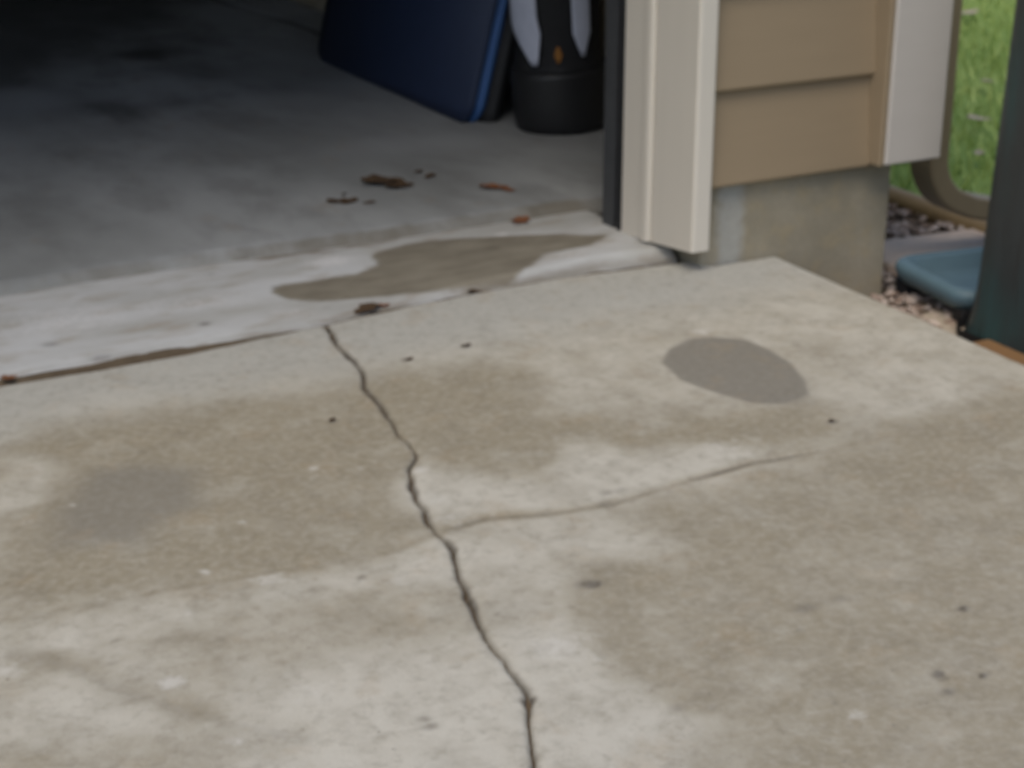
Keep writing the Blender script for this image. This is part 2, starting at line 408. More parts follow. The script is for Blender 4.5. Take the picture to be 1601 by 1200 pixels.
DARK = [(1.011, 1.719, 0.011, 0.85), (1.004, 1.725, 0.013, 0.6), (1.218, 1.537, 0.016, 0.45), (1.268, 1.539, 0.014, 0.35), (1.623, 2.017, 0.009, 0.7), (1.391, 1.442, 0.007, 0.95), (1.258, 1.336, 0.007, 0.95), (1.256, 1.325, 0.006, 0.8), (1.306, 1.31, 0.006, 0.9), (1.24, 1.298, 0.01, 0.55), (1.114, 1.336, 0.005, 0.6), (0.752, 1.875, 0.007, 0.6), (0.683, 1.524, 0.008, 0.5), (0.683, 1.508, 0.008, 0.5), (0.805, 1.509, 0.008, 1), (0.95, 1.415, 0.012, 0.4), (0.982, 1.393, 0.01, 0.35), (0.922, 2.392, 0.009, 0.55), (1.144, 2.59, 0.009, 0.7), (1.262, 2.605, 0.01, 0.5), (1.256, 2.481, 0.009, 0.35), (0.539, 1.806, 0.007, 0.35), (0.617, 2.411, 0.006, 0.5), (0.689, 2.453, 0.015, 0.3), (1.72, 1.948, 0.01, 0.3), (0.725, 1.796, 0.008, 0.3), (0.407, 1.808, 0.009, 0.35), (0.424, 1.863, 0.006, 0.4), (1.137, 2.331, 0.008, 0.3), (0.865, 1.707, 0.006, 0.4), (0.876, 1.647, 0.005, 0.4), (1.172, 1.496, 0.006, 0.4), (1.171, 1.951, 0.012, 0.45), (1.152, 1.922, 0.012, 0.5), (1.197, 1.95, 0.012, 0.35), (0.565, 1.974, 0.006, 0.25), (0.372, 2.079, 0.008, 0.3), (1.485, 1.849, 0.01, 0.35), (1.493, 1.695, 0.014, 0.3), (1.002, 2.532, 0.01, 0.3), (2.108, 2.221, 0.01, 0.25)]
PALE = [(0.825, 2.228, 0.009, 1), (0.963, 2.15, 0.014, 1), (0.663, 2.099, 0.007, 0.8), (0.58, 1.976, 0.008, 0.9), (1.087, 2.739, 0.013, 0.9), (0.456, 1.733, 0.016, 1), (0.52, 1.885, 0.008, 0.6), (1.633, 2.633, 0.008, 0.8), (1.672, 2.47, 0.018, 0.9), (2.015, 2.532, 0.008, 0.6), (0.47, 2.271, 0.006, 0.8), (0.883, 2.193, 0.022, 0.35), (0.824, 2.198, 0.02, 0.35), (0.792, 1.848, 0.02, 0.5), (0.645, 1.926, 0.02, 0.7), (0.465, 2.103, 0.006, 0.4), (1.188, 2.155, 0.03, 0.3), (1.122, 1.302, 0.01, 0.8), (0.922, 1.558, 0.015, 0.6), (0.892, 1.599, 0.04, 0.7), (0.93, 1.982, 0.03, 0.5), (0.941, 2.048, 0.03, 0.5), (0.588, 1.643, 0.05, 0.4), (1.411, 2.01, 0.05, 0.5), (0.841, 1.874, 0.04, 0.4), (0.284, 1.851, 0.03, 0.6), (0.481, 1.579, 0.012, 0.7)]

def lerp_list(P, base, lst):
    v = np.full(len(P), base)
    for val, soft, poly in lst:
        m = area(P, poly, soft)
        v = v + (val - v) * m
    return v

def joint_y(x):
    a = np.array(JOINT)
    y = np.interp(x, a[:, 0], a[:, 1])
    y = y + 0.004 * (vnoise(np.asarray(x) * 22 + 40, np.asarray(x) * 0 + 3.3) - 0.5)
    return y

_c = np.array(CRACK)[::-1]
def crack_x(y):
    x = np.interp(y, _c[:, 1], _c[:, 0])
    y = np.asarray(y)
    return x + 0.006 * (vnoise(y * 38 + 9, y * 0 + 1.7) - 0.5) + 0.0015 * (vnoise(y * 120 + 3, y * 0 + 8.1) - 0.5)

def grid_mesh(name, X, Y, Z):
    """grid of vertices -> mesh"""
    nr, nc = X.shape
    me = bpy.data.meshes.new(name)
    v = np.stack([X, Y, Z], -1).reshape(-1, 3)
    i = np.arange(nr * nc).reshape(nr, nc)
    q = np.stack([i[:-1, :-1], i[:-1, 1:], i[1:, 1:], i[1:, :-1]], -1).reshape(-1, 4)
    me.vertices.add(len(v)); me.vertices.foreach_set('co', v.ravel().astype(np.float32))
    me.loops.add(q.size); me.loops.foreach_set('vertex_index', q.ravel().astype(np.int32))
    me.polygons.add(len(q)); me.polygons.foreach_set('loop_start', (np.arange(len(q)) * 4).astype(np.int32))
    me.update(); me.validate()
    me.shade_smooth()
    return me, v[:, :2].copy()

EDGE_X = 2.082
driveway = tag(empty('driveway', (0, 0, 0)), kind='structure')

def back_edge(X):
    """where the driveway stops towards the garage"""
    yj = joint_y(X) - 0.004 - 0.010 * np.clip((1.04 - X) / 0.22, 0, 1)
    t = np.clip((X - 1.885) / 0.04, 0, 1)
    return yj * (1 - t) + 2.806 * t

def slab(side):
    rows = np.concatenate([np.arange(-4.0, 0.6, 0.2), np.arange(0.6, 2.83, 0.0065), [2.834, 2.8375, 2.84, 2.84]])
    gap = 0.0026 + 0.0022 * vnoise(rows * 22 + 5, rows * 0 + 2.2)
    yh = CRACK[-7][1]
    gap = gap + 0.006 * np.exp(-((rows - yh) / 0.008) ** 2)
    gap = gap + 0.004 * np.clip((rows - 2.74) / 0.06, 0, 1)
    cx = crack_x(rows)
    near = np.array([0, 0, 0.0015, 0.004, 0.008])
    if side < 0:
        d = np.concatenate([near, np.arange(0.014, 1.35, 0.0075), np.arange(1.4, 4.4, 0.2)])
        w = np.clip((d - 0.25) / 0.6, 0, 1); w = w * w * (3 - 2 * w)
        X = (cx - gap / 2)[:, None] * (1 - w)[None] + 1.1 * w[None] - d[None]
        dist = np.repeat(d[None], len(rows), 0)
    else:
        u = np.concatenate([near, np.arange(0.014, 0.985, 0.0075), [0.988, 0.994, 0.998, 1.0, 1.0]])
        span = EDGE_X - (cx + gap / 2)
        X = (cx + gap / 2)[:, None] + u[None] * span[:, None]
        dist = u[None] * span[:, None]
    Y = np.repeat(rows[:, None], X.shape[1], 1)
    be = back_edge(X)
    Y = np.where(Y > 2.3, 2.3 + (Y - 2.3) * (be - 2.3) / (2.84 - 2.3), Y)
    Z = 0.0022 * (vnoise(X * 3 + 7, Y * 3) - 0.5) + 0.0014 * (vnoise(X * 17, Y * 17 + 4) - 0.5)
    lip = np.clip(1 - dist / 0.0075, 0, 1)
    Z = Z - 0.0035 * lip ** 2
    Z = Z - (0.002 * vnoise(X * 60, Y * 60)) * np.clip(1 - dist / 0.012, 0, 1)
    jd = be - Y
    Z = Z - 0.004 * np.clip(1 - jd / 0.012, 0, 1) ** 2
    P = np.stack([X, Y], -1).reshape(-1, 2)
    gd = line_dist(P, GROOVE).reshape(X.shape)
    gd = gd + 0.006 * (vnoise(X * 25, Y * 25 + 9) - 0.5)
    vis = np.clip((X - 0.85) / 0.1, 0.35, 1) * np.clip((1.62 - X) / 0.15, 0.25, 1)
    Z = Z - 0.0032 * vis * np.exp(-(gd / 0.0055) ** 2)
    if side > 0:
        ex = EDGE_X - X
        Z = Z - 0.008 * np.clip(1 - ex / 0.012, 0, 1) ** 2
        Z[:, -1] = -0.15
    Z[:, 0] = -0.05
    Z[-1, :] = -0.05
    me, P = grid_mesh('concrete_slab', X, Y, Z)
    x, y = P[:, 0], P[:, 1]
    wob = np.stack([0.05 * (vnoise(x * 9 + 2, y * 9) - 0.5) + 0.02 * (vnoise(x * 30, y * 30 + 5) - 0.5),
                    0.05 * (vnoise(x * 9 + 50, y * 9 + 31) - 0.5) + 0.02 * (vnoise(x * 30 + 17, y * 30) - 0.5)], -1)
    Q = P + wob
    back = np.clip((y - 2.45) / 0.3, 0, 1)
    tan = lerp_list(Q, 0.36, TAN)
    far = np.clip((0.9 - y) / 0.6, 0, 1)
    tan = tan * (1 - far) + 0.5 * far
    grey = np.zeros(len(P))
    for val, soft, poly in GREY:
        grey = np.maximum(grey, val * area(P + wob * 0.22, poly, soft))
    dk = spots(P + wob * 0.12, DARK, 0.35)
    g = gd.ravel(); dk = np.maximum(dk, 0.50 * np.exp(-(g / 0.0065) ** 2) * vis.ravel() * (0.45 + 0.8 * vnoise(x * 14, y * 3)))
    tan = np.maximum(tan, 0.8 * np.exp(-(g / 0.018) ** 2))
    sm = line_dist(P + wob * 0.3, SMUDGE); dk = np.maximum(dk, 0.24 * np.exp(-(sm / 0.019) ** 2))
    dl = dist.ravel()
    dk = np.maximum(dk, (0.25 + 0.6 * vnoise(x * 20, y * 20)) * np.exp(-(dl / 0.007) ** 2))
    # worn hollow beside the crack near its wide spot
    dk = np.maximum(dk, 0.26 * area(P + wob * 0.3, [(0.821, 1.628), (0.827, 1.591), (0.828, 1.541), (0.819, 1.514), (0.807, 1.513), (0.809, 1.556)], 0.012))
    dk = np.maximum(dk, 0.22 * area(P + wob * 0.3, [(0.805, 1.498), (0.823, 1.504), (0.803, 1.454), (0.782, 1.421), (0.766, 1.416)], 0.012))
    j = jd.ravel(); dk = np.maximum(dk, 0.55 * np.exp(-np.maximum(j, 0) / 0.007) * (0.3 + 0.9 * vnoise(x * 12, y * 0 + 6)))
    add_attr(me, 'tan', tan); add_attr(me, 'grey', grey); add_attr(me, 'dark', dk)
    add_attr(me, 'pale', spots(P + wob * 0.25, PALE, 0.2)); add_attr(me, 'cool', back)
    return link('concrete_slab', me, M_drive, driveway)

slab(-1); slab(1)
box('soil_bed', (-3.3, -3.9, -0.10), (EDGE_X - 0.06, 2.86, -0.010), M_crackdirt, driveway)

# ------------------------------------------------------------------ garage threshold and floor
STEP_Y0, STEP_Y1, FLOOR_Z = 3.235, 3.285, 0.034
def apron_z(X, Y):
    t = np.clip((Y - 2.86) / (STEP_Y0 - 2.86), 0, 1)
    front = 0.001 + 0.022 * np.clip((X - 1.25) / 0.5, 0, 1)
    return front * (1 - t) + 0.014 * t

def threshold():
    cols = np.concatenate([np.arange(-3.4, 0.2, 0.2), np.arange(0.3, 1.872, 0.0075), [1.875, 1.88, 1.88]])
    t = np.concatenate([[0, 0, 0.004, 0.012, 0.025], np.linspace(0.04, 1, 56)])
    X, T = np.meshgrid(cols, t)
    f = joint_y(X) + 0.004 + 0.026 * np.clip((1.04 - X) / 0.22, 0, 1) + 0.008 * np.clip((X - 1.6) / 0.2, 0, 1)
    end = STEP_Y0 + 0.012
    Y = f + T * (end - f)
    Z = apron_z(X, Y) + 0.0018 * (vnoise(X * 9, Y * 9) - 0.5)
    fd = Y - f
    Z = Z - (0.003 + 0.021 * np.clip((X - 1.25) / 0.4, 0, 1)) * np.clip(1 - fd / 0.035, 0, 1) ** 1.3
    Z = Z - 0.004 * vnoise(X * 40, Y * 40) * np.clip(1 - fd / 0.02, 0, 1)
    Z[0, :] = -0.09
    Z[:, -1] = -0.09
    me, P = grid_mesh('threshold_apron', X, Y, Z)
    x, y = P[:, 0], P[:, 1]
    wob = np.stack([0.05 * (vnoise(x * 11 + 2, y * 11) - 0.5), 0.03 * (vnoise(x * 11 + 50, y * 11 + 31) - 0.5)], -1)
    wet = area(P + wob * 0.6, [(1.058, 3.04), (1.098, 3.074), (1.171, 3.073), (1.251, 3.069), (1.306, 3.098), (1.33, 3.171), (1.421, 3.196), (1.533, 3.18), (1.638, 3.147), (1.737, 3.1), (1.822, 3.044), (1.748, 2.997), (1.631, 2.977), (1.548, 2.932), (1.498, 2.891), (1.369, 2.899), (1.242, 2.921), (1.145, 2.941), (1.073, 2.992)], 0.02)
    me_fd = fd.ravel()
    dirt_shade = 0.75 * np.clip((y - (STEP_Y0 - 0.06)) / 0.07, 0, 1) + (0.75 + 0.3 * np.clip((x - 1.3) / 0.3, 0, 1)) * np.exp(-(np.maximum(me_fd, 0) / 0.03) ** 2)  # grime along both edges; step and right front also carry painted shade
    dirt_shade = dirt_shade * (0.35 + 0.9 * vnoise(x * 6, y * 14))
    dark = spots(P + wob * 0.2, [(0.886, 2.926, 0.011, 0.7), (0.61, 2.949, 0.017, 0.55), (0.671, 2.853, 0.02, 0.5), (1.398, 2.847, 0.009, 0.9), (1.074, 3.064, 0.007, 0.7), (1.557, 3.077, 0.018, 0.45), (1.121, 2.915, 0.01, 0.4), (0.863, 3.13, 0.012, 0.35), (0.986, 3.19, 0.012, 0.4), (0.563, 3.016, 0.012, 0.3), (0.701, 3.128, 0.02, 0.25)], 0.5)
    dark = np.maximum(dark, 0.4 * np.exp(-np.maximum(me_fd, 0) / 0.006) * (0.2 + vnoise(x * 12, y * 0 + 3)))
    pale = spots(P + wob, [(1.237, 3.17, 0.05, 0.7), (0.657, 3.047, 0.12, 0.5), (0.9, 3.044, 0.1, 0.45), (1.406, 3.253, 0.01, 0.9), (1.839, 2.954, 0.05, 0.3), (1.687, 2.957, 0.06, 0.4), (1.381, 2.925, 0.03, 0.2), (1.047, 2.924, 0.06, 0.45), (1.635, 3.17, 0.012, 0.8)], 0.8)
    add_attr(me, 'grey', wet); add_attr(me, 'dirt', dirt_shade); add_attr(me, 'dark', dark); add_attr(me, 'pale', pale)
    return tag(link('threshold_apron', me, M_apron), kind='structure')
threshold()

def garage_floor():
    cols = np.concatenate([np.arange(-3.4, 0.4, 0.2), np.arange(0.5, 2.33, 0.014), [2.335]])
    rows = np.concatenate([[0, 0.006, 0.014, 0.022, 0.032, 0.042, 0.05], np.arange(0.062, 3.6, 0.016), np.arange(3.7, 6.0, 0.2)])
    X, R = np.meshgrid(cols, rows)
    ed = STEP_Y0 + 0.012 * (vnoise(X * 5, R * 0 + 2) - 0.5) + 0.006 * (vnoise(X * 30, R * 0 + 7) - 0.5)
    Y = ed + R
    s = np.clip(R / 0.05, 0, 1)
    low = 0.006
    Z = low + (FLOOR_Z - low) * (1 - (1 - s) ** 2.2)
    Z = Z + 0.0016 * (vnoise(X * 4, Y * 4) - 0.5) + 0.004 * (vnoise(X * 45, Y * 45) - 0.5) * np.where(R < 0.06, 1, 0.15)
    # crack across the back of the floor
    cr = [(2.103, 6.805), (2.088, 6.402), (2.124, 6.109), (2.157, 5.866), (2.168, 5.648), (2.134, 5.33)]
    P = np.stack([X, Y], -1).reshape(-1, 2)
    cd = line_dist(P, cr).reshape(X.shape)
    Z = Z - 0.006 * np.exp(-(cd / 0.02) ** 2)
    me, P = grid_mesh('garage_floor', X, Y, Z)
    x, y = P[:, 0], P[:, 1]
    wob = np.stack([0.15 * (vnoise(x * 4 + 2, y * 4) - 0.5), 0.15 * (vnoise(x * 4 + 50, y * 4 + 31) - 0.5)], -1)
    Q = P + wob
    oil_shade = np.zeros(len(P))  # stains, with the shade deep in the garage painted into them
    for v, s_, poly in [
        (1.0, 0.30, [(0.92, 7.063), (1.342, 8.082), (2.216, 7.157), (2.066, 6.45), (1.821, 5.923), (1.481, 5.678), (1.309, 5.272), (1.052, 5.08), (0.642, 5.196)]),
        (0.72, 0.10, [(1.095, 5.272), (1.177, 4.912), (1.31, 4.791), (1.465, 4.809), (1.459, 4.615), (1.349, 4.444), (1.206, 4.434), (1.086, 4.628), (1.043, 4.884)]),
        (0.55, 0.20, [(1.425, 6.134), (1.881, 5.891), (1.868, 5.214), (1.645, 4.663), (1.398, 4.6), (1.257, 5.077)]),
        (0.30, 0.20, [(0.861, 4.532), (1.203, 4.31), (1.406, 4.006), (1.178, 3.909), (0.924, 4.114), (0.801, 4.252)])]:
        oil_shade = np.maximum(oil_shade, v * area(Q, poly, s_))
    dirt_shade = 0.95 * np.exp(-np.maximum(R.ravel() - 0.03, 0) / 0.022) * (0.45 + 0.8 * vnoise(x * 5, y * 10))  # grime along the step, with the step's shadow put into its tone
    dark = spots(P + wob * 0.3, [(1.509, 5.493, 0.1, 0.85), (1.519, 5.425, 0.08, 0.7), (1.042, 4.77, 0.06, 0.4), (1.084, 4.332, 0.05, 0.3), (1.261, 5.054, 0.06, 0.4), (1.551, 3.589, 0.02, 0.3)], 0.2)
    dark = np.maximum(dark, 0.75 * np.exp(-(cd.ravel() / 0.022) ** 2))
    pale = spots(Q, [(0.947, 4.935, 0.25, 0.7), (0.948, 3.646, 0.12, 0.35), (1.013, 3.671, 0.1, 0.3), (1.775, 4.594, 0.2, 0.5), (1.645, 6.465, 0.1, 0.5), (2.259, 6.137, 0.28, 1), (2.329, 6.684, 0.3, 0.9), (1.757, 3.936, 0.25, 0.6), (2.025, 3.716, 0.2, 0.5), (0.855, 3.315, 0.2, 0.4)], 0.3)
    add_attr(me, 'grey', oil_shade); add_attr(me, 'dirt', dirt_shade); add_attr(me, 'dark', dark); add_attr(me, 'pale', pale)
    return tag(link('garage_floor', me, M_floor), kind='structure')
garage_floor()

def joint_strip():
    xs = np.concatenate([np.arange(-3.4, 0.2, 0.2), np.arange(0.25, 1.95, 0.01)])
    y = joint_y(xs)
    V = np.array([-0.03, -0.022, -0.016, -0.010, -0.004, 0.002, 0.008, 0.014, 0.02, 0.026, 0.032, 0.04])
    X = np.repeat(xs[None], len(V), 0); Y = y[None] + V[:, None]
    Z = -0.009 + 0.007 * vnoise(X * 14, Y * 90)
    Z = Z - 0.03 * np.clip((X - 1.80) / 0.06, 0, 1)
    me, P = grid_mesh('joint_filler', X, Y, Z)
    return tag(link('joint_filler', me, M_filler), kind='structure')
joint_strip()

# ------------------------------------------------------------------ the garage
GAR = tag(empty('garage', (1.9, 2.81, 0)), 'tan lap-sided garage with cream door trim above a concrete foundation', 'garage')
X_OUT = 2.375
fm = bmesh.new()
box_bm((1.896, 2.812, -0.45), (X_OUT, 3.10, 0.40), 0.004, 2, fm)
bm_obj('foundation_wall', fm, M_found, GAR)
box('foundation_side', (2.34, 3.103, -0.45), (X_OUT, 9.2, 0.40), M_found, GAR)
# sheathing behind the planks
box('front_wall', (1.892, 2.815, 0.403), (2.425, 3.08, 2.6), M_inner, GAR)
box('side_wall', (2.345, 3.083, 0.403), (2.43, 9.2, 2.6), M_inner, GAR)
box('far_side_wall', (-2.05, 3.09, -0.1), (-1.95, 9.2, 2.6), M_inner, GAR)
box('back_wall', (-2.05, 9.21, -0.1), (2.43, 9.33, 2.595), M_inner, GAR)
box('header_wall', (-2.005, 2.815, 2.12), (1.891, 3.07, 2.6), M_siding, GAR)
box('front_wall', (-2.6, 2.815, -0.1), (-2.006, 3.08, 2.6), M_siding, GAR)
box('ceiling', (-2.6, 2.45, 2.604), (2.8, 9.4, 2.66), M_inner, GAR)
prism('roof', [(2.35, 2.67), (9.5, 2.67), (5.9, 4.3)], 'x', -2.7, 2.9, M_roof, GAR)
# siding: each lap plank a wedge, thick at its lower edge
siding = empty('siding', (1.9, 2.81, 0.16)); siding.parent = GAR
siding.matrix_parent_inverse = Matrix.Translation(-GAR.location)
def plank(z, h):
    zz = z
    prof = [(2.786, zz), (2.789, zz - 0.003), (2.806, zz - 0.003), (2.813, zz + h + 0.02), (2.804, zz + h + 0.02), (2.7855, zz + 0.004)]
    bm = bmesh.new()
    A = [bm.verts.new((1.880, y, z_)) for y, z_ in prof]; B = [bm.verts.new((2.36, y, z_)) for y, z_ in prof]
    for i in range(6): bm.faces.new((A[i], A[(i + 1) % 6], B[(i + 1) % 6], B[i]))
    bm.faces.new(A[::-1]); bm.faces.new(B)
    bmesh.ops.recalc_face_normals(bm, faces=bm.faces)
    me = bpy.data.meshes.new('siding_plank'); bm.to_mesh(me); bm.free()
    me.materials.append(M_siding)
    o = bpy.data.objects.new('siding_plank', me); COL.objects.link(o); o.parent = siding
    o.matrix_parent_inverse = Matrix.Translation(-Vector((1.9, 2.81, 0.16)))
for i in range(12):
    plank(0.170 + i * 0.193, 0.193)
# cream trim of the door opening: an outer board, a rounded stop bead, the inner jamb
def trim_board(name, prof, mat, z_lo):
    """vertical board, its foot cut at a slant (z_lo(y))"""
    bm = bmesh.new()
    A = [bm.verts.new((x, y, z_lo(y))) for x, y in prof]; B = [bm.verts.new((x, y, 2.14)) for x, y in prof]
    n = len(prof)
    for i in range(n): bm.faces.new((A[i], A[(i + 1) % n], B[(i + 1) % n], B[i]))
    bm.faces.new(A[::-1]); bm.faces.new(B)
    return bm_obj(name, bm, mat, GAR)
foot = lambda y: 0.046 - (y - 2.77) / 0.28 * 0.031
def rr(x0, y0, x1, y1, r):
    return [((x0 + x1) / 2 + a, (y0 + y1) / 2 + b) for a, b in rounded_rect(x1 - x0, y1 - y0, r, 5)]
trim_board('door_trim', rr(1.846, 2.768, 1.890, 2.925, 0.007), M_trim, foot)
trim_board('stop_bead', rr(1.839, 2.926, 1.890, 2.962, 0.011), M_trim, foot)
trim_board('door_jamb', rr(1.851, 2.9635, 1.890, 3.052, 0.004), M_trim, foot)
trim_board('weather_seal', rr(1.850, 3.053, 1.889, 3.075, 0.006), M_black, lambda y: 0.016)
trim_board('door_track', [(1.852, 3.085), (1.858, 3.085), (1.858, 3.125), (1.893, 3.125), (1.893, 3.131), (1.852, 3.131)], M_track, lambda y: 0.016)
box('inner_return', (1.894, 3.105, 0.012), (2.344, 3.14, 2.598), M_inner, GAR)
# corner board with its tan channel
box('corner_board', (2.302, 2.745, 0.176), (2.448, 2.783, 2.6), M_board, GAR, 0.004)
box('corner_channel', (2.289, 2.7495, 0.174), (2.3015, 2.812, 2.6), M_siding, GAR, 0.003)
box('corner_board_return', (2.412, 2.7835, 0.176), (2.447, 2.93, 2.6), M_board, GAR, 0.003)
# downspout and its elbow on the side of the house
sp = [(2.588, 2.939, 2.55), (2.588, 2.939, 1.2), (2.588, 2.939, 0.13)]
cx, cz, r = 2.588 + 0.12, 0.125, 0.12
for k in range(1, 9):
    a = math.radians(180 + 62 * k / 8)
    sp.append((cx + r * math.cos(a), 2.939, cz + r * math.sin(a)))
e = sp[-1]
sp += [(e[0] + 0.05, 2.939, e[2] - 0.022), (e[0] + 0.16, 2.939, e[2] - 0.050), (e[0] + 0.30, 2.939, e[2] - 0.075)]
sweep('downspout', sp, rounded_rect(0.052, 0.078, 0.008, 3), M_spout, GAR)
for z in (0.7, 2.0):
    box('spout_bracket', (2.432, 2.925, z), (2.545, 2.953, z + 0.03), M_spout, GAR)

# ------------------------------------------------------------------ ground beyond the driveway
GZ = -0.17
gk = NT('lawn_soil', 0.95, 0.1)
gk.color(gk.mix(gk.noise(3, 4), (0.16, 0.245, 0.065), (0.25, 0.35, 0.10)))
gb = bmesh.new()
n = 24
for iy in range(n + 1):
    for ix in range(n + 1):
        f = lambda t: 600 * (2 * t - 1) ** 3 + 12 * (2 * t - 1)
        gb.verts.new((f(ix / n), f(iy / n), GZ))
gb.verts.ensure_lookup_table()
for iy in range(n):
    for ix in range(n):
        a = iy * (n + 1) + ix
        gb.faces.new((gb.verts[a], gb.verts[a + 1], gb.verts[a + n + 2], gb.verts[a + n + 1]))
tag(bm_obj('ground', gb, gk.m), kind='structure')

bk = NT('bed_soil', 0.95, 0.1)
bk.color(bk.mix(bk.noise(30, 4), (0.10, 0.075, 0.05), (0.21, 0.16, 0.115)))
bk.bump(bk.noise(60, 3), 0.006)
xs = np.linspace(2.07, 2.93, 60); ys = np.linspace(0.6, 6.5, 240)
BX, BY = np.meshgrid(xs, ys)
BZ = -0.145 + 0.018 * (vnoise(BX * 14, BY * 14) - 0.5) + 0.012 * (vnoise(BX * 40, BY * 40) - 0.5)
bme, _ = grid_mesh('planting_bed', BX, BY, BZ)
tag(link('planting_bed', bme, bk.m), kind='structure')

# pale wood chips and pebbles on the bed, joined: far too many to count
rng = np.random.RandomState(11)
def chips(name, n, xr, yr, z, size, cols):
    vs_, fs_, cs_ = [], [], []
    for _ in range(n):
        x, y = rng.uniform(*xr), rng.uniform(*yr)
        s = size * rng.uniform(0.5, 1.3)
        a = rng.uniform(0, 6.28)
        ex = np.array([math.cos(a), math.sin(a), rng.uniform(-0.3, 0.3)]) * s
        ey = np.array([-math.sin(a), math.cos(a), rng.uniform(-0.3, 0.3)]) * s * rng.uniform(0.4, 0.8)
        ez = np.array([0, 0, 1]) * s * rng.uniform(0.25, 0.5)
        c = np.array([x, y, z + rng.uniform(-0.003, 0.012)])
        b = len(vs_)
        vs_ += [c + ex, c + ey, c - ex, c - ey, c + ez, c - ez]
        fs_ += [(b, b + 1, b + 4), (b + 1, b + 2, b + 4), (b + 2, b + 3, b + 4), (b + 3, b, b + 4), (b + 1, b, b + 5), (b + 2, b + 1, b + 5), (b + 3, b + 2, b + 5), (b, b + 3, b + 5)]
        cs_ += [rng.rand()] * 6
    me = bpy.data.meshes.new(name); me.from_pydata([tuple(v) for v in vs_], [], fs_)
    add_attr(me, 'tone', cs_)
    k = NT(name + '_mix', 0.85, 0.2)
    k.color(k.mix(k.ramp(k.attr('tone'), 0.1, 0.95, smooth=False), cols[0], cols[1]))
    return link(name, me, k.m)
tag(chips('pebbles_and_chips', 2600, (2.30, 2.90), (2.55, 4.6), -0.14, 0.017, ((0.25, 0.18, 0.14), (0.62, 0.52, 0.45))), 'pale pink and brown wood chips and pebbles on the planting bed', 'wood chips', kind='stuff')

# grass
def grass():
    N = 120000
    x = rng.uniform(2.98, 10.5, N); y = rng.uniform(0.3, 11.5, N)
    keep = rng.rand(N) < np.clip(1.25 - 0.10 * (np.hypot(x, y) - 4), 0.35, 1)
    x, y = x[keep], y[keep]; N = len(x)
    h = rng.uniform(0.025, 0.07, N) * (0.7 + 0.7 * vnoise(x * 3, y * 3))
    a = rng.uniform(0, 6.283, N); w = rng.uniform(0.003, 0.0055, N)
    lean = rng.uniform(0.0, 0.05, N); b = rng.uniform(0, 6.283, N)
    V = np.zeros((N, 3, 3))
    V[:, 0] = np.stack([x - np.cos(a) * w, y - np.sin(a) * w, np.full(N, GZ)], -1)
    V[:, 1] = np.stack([x + np.cos(a) * w, y + np.sin(a) * w, np.full(N, GZ)], -1)
    V[:, 2] = np.stack([x + np.cos(b) * lean, y + np.sin(b) * lean, GZ + h], -1)
    me = bpy.data.meshes.new('lawn_grass')
    me.vertices.add(N * 3); me.vertices.foreach_set('co', V.ravel().astype(np.float32))
    me.loops.add(N * 3); me.loops.foreach_set('vertex_index', np.arange(N * 3, dtype=np.int32))
    me.polygons.add(N); me.polygons.foreach_set('loop_start', (np.arange(N) * 3).astype(np.int32))
    me.update(); me.validate()
    tone = np.repeat(np.clip(rng.rand(N) * 0.6 + 0.6 * vnoise(x * 2.2, y * 2.2) - 0.1, 0, 1), 3)
    add_attr(me, 'tone', tone)
    k = NT('grass_blades', 0.6, 0.3)
    k.color(k.mix(k.attr('tone'), (0.20, 0.30, 0.07), (0.52, 0.62, 0.22)))
    k.b.inputs['Transmission Weight'].default_value = 0.0
    return tag(link('lawn_grass', me, k.m), 'short bright green lawn grass beyond the tan edging', 'grass', kind='stuff')
grass()

# ------------------------------------------------------------------ things beside the garage
tag(sweep('edging_tube', [(2.90, 1.9, -0.125), (2.905, 2.6, -0.125), (2.90, 2.95, -0.13), (2.895, 3.2, -0.125), (2.90, 3.5, -0.125), (2.93, 4.2, -0.12), (2.94, 6.4, -0.115)],
      [(0.028 * math.cos(t * math.pi / 6), 0.028 * math.sin(t * math.pi / 6)) for t in range(12)], M_tube, upv=Vector((0, 0, 1)), smooth=True),
    'tan round landscape edging between wood chip bed and lawn', 'edging')
def paver(name, cx, cy, w, d, top, rot, mat, label):
    bm = box_bm((-w / 2, -d / 2, -0.045), (w / 2, d / 2, 0), 0.008, 2)
    for v in bm.verts:
        if v.co.z > -0.02: v.co.z += random.uniform(-0.003, 0.002)
    o = bm_obj(name, bm, mat)
    o.location = (cx, cy, top); o.rotation_euler.z = math.radians(rot)
    return tag(o, label, 'paver')
paver('paver', 2.72, 3.01, 0.42, 0.17, -0.118, -5, M_paver, 'pale pink paver lying behind the teal tray')
paver('paver', 2.40, 2.575, 0.17, 0.17, -0.128, -5, M_stone, 'pale buff paver between the teal tray and the dark cover')
# orange-brown timber laid along the driveway edge
bm = box_bm((2.19, 1.0, -0.16), (2.30, 2.395, -0.09), 0.008, 2)
tag(bm_obj('edging_timber', bm, M_timber), 'orange brown weathered timber lying along the driveway edge under the dark cover', 'timber')

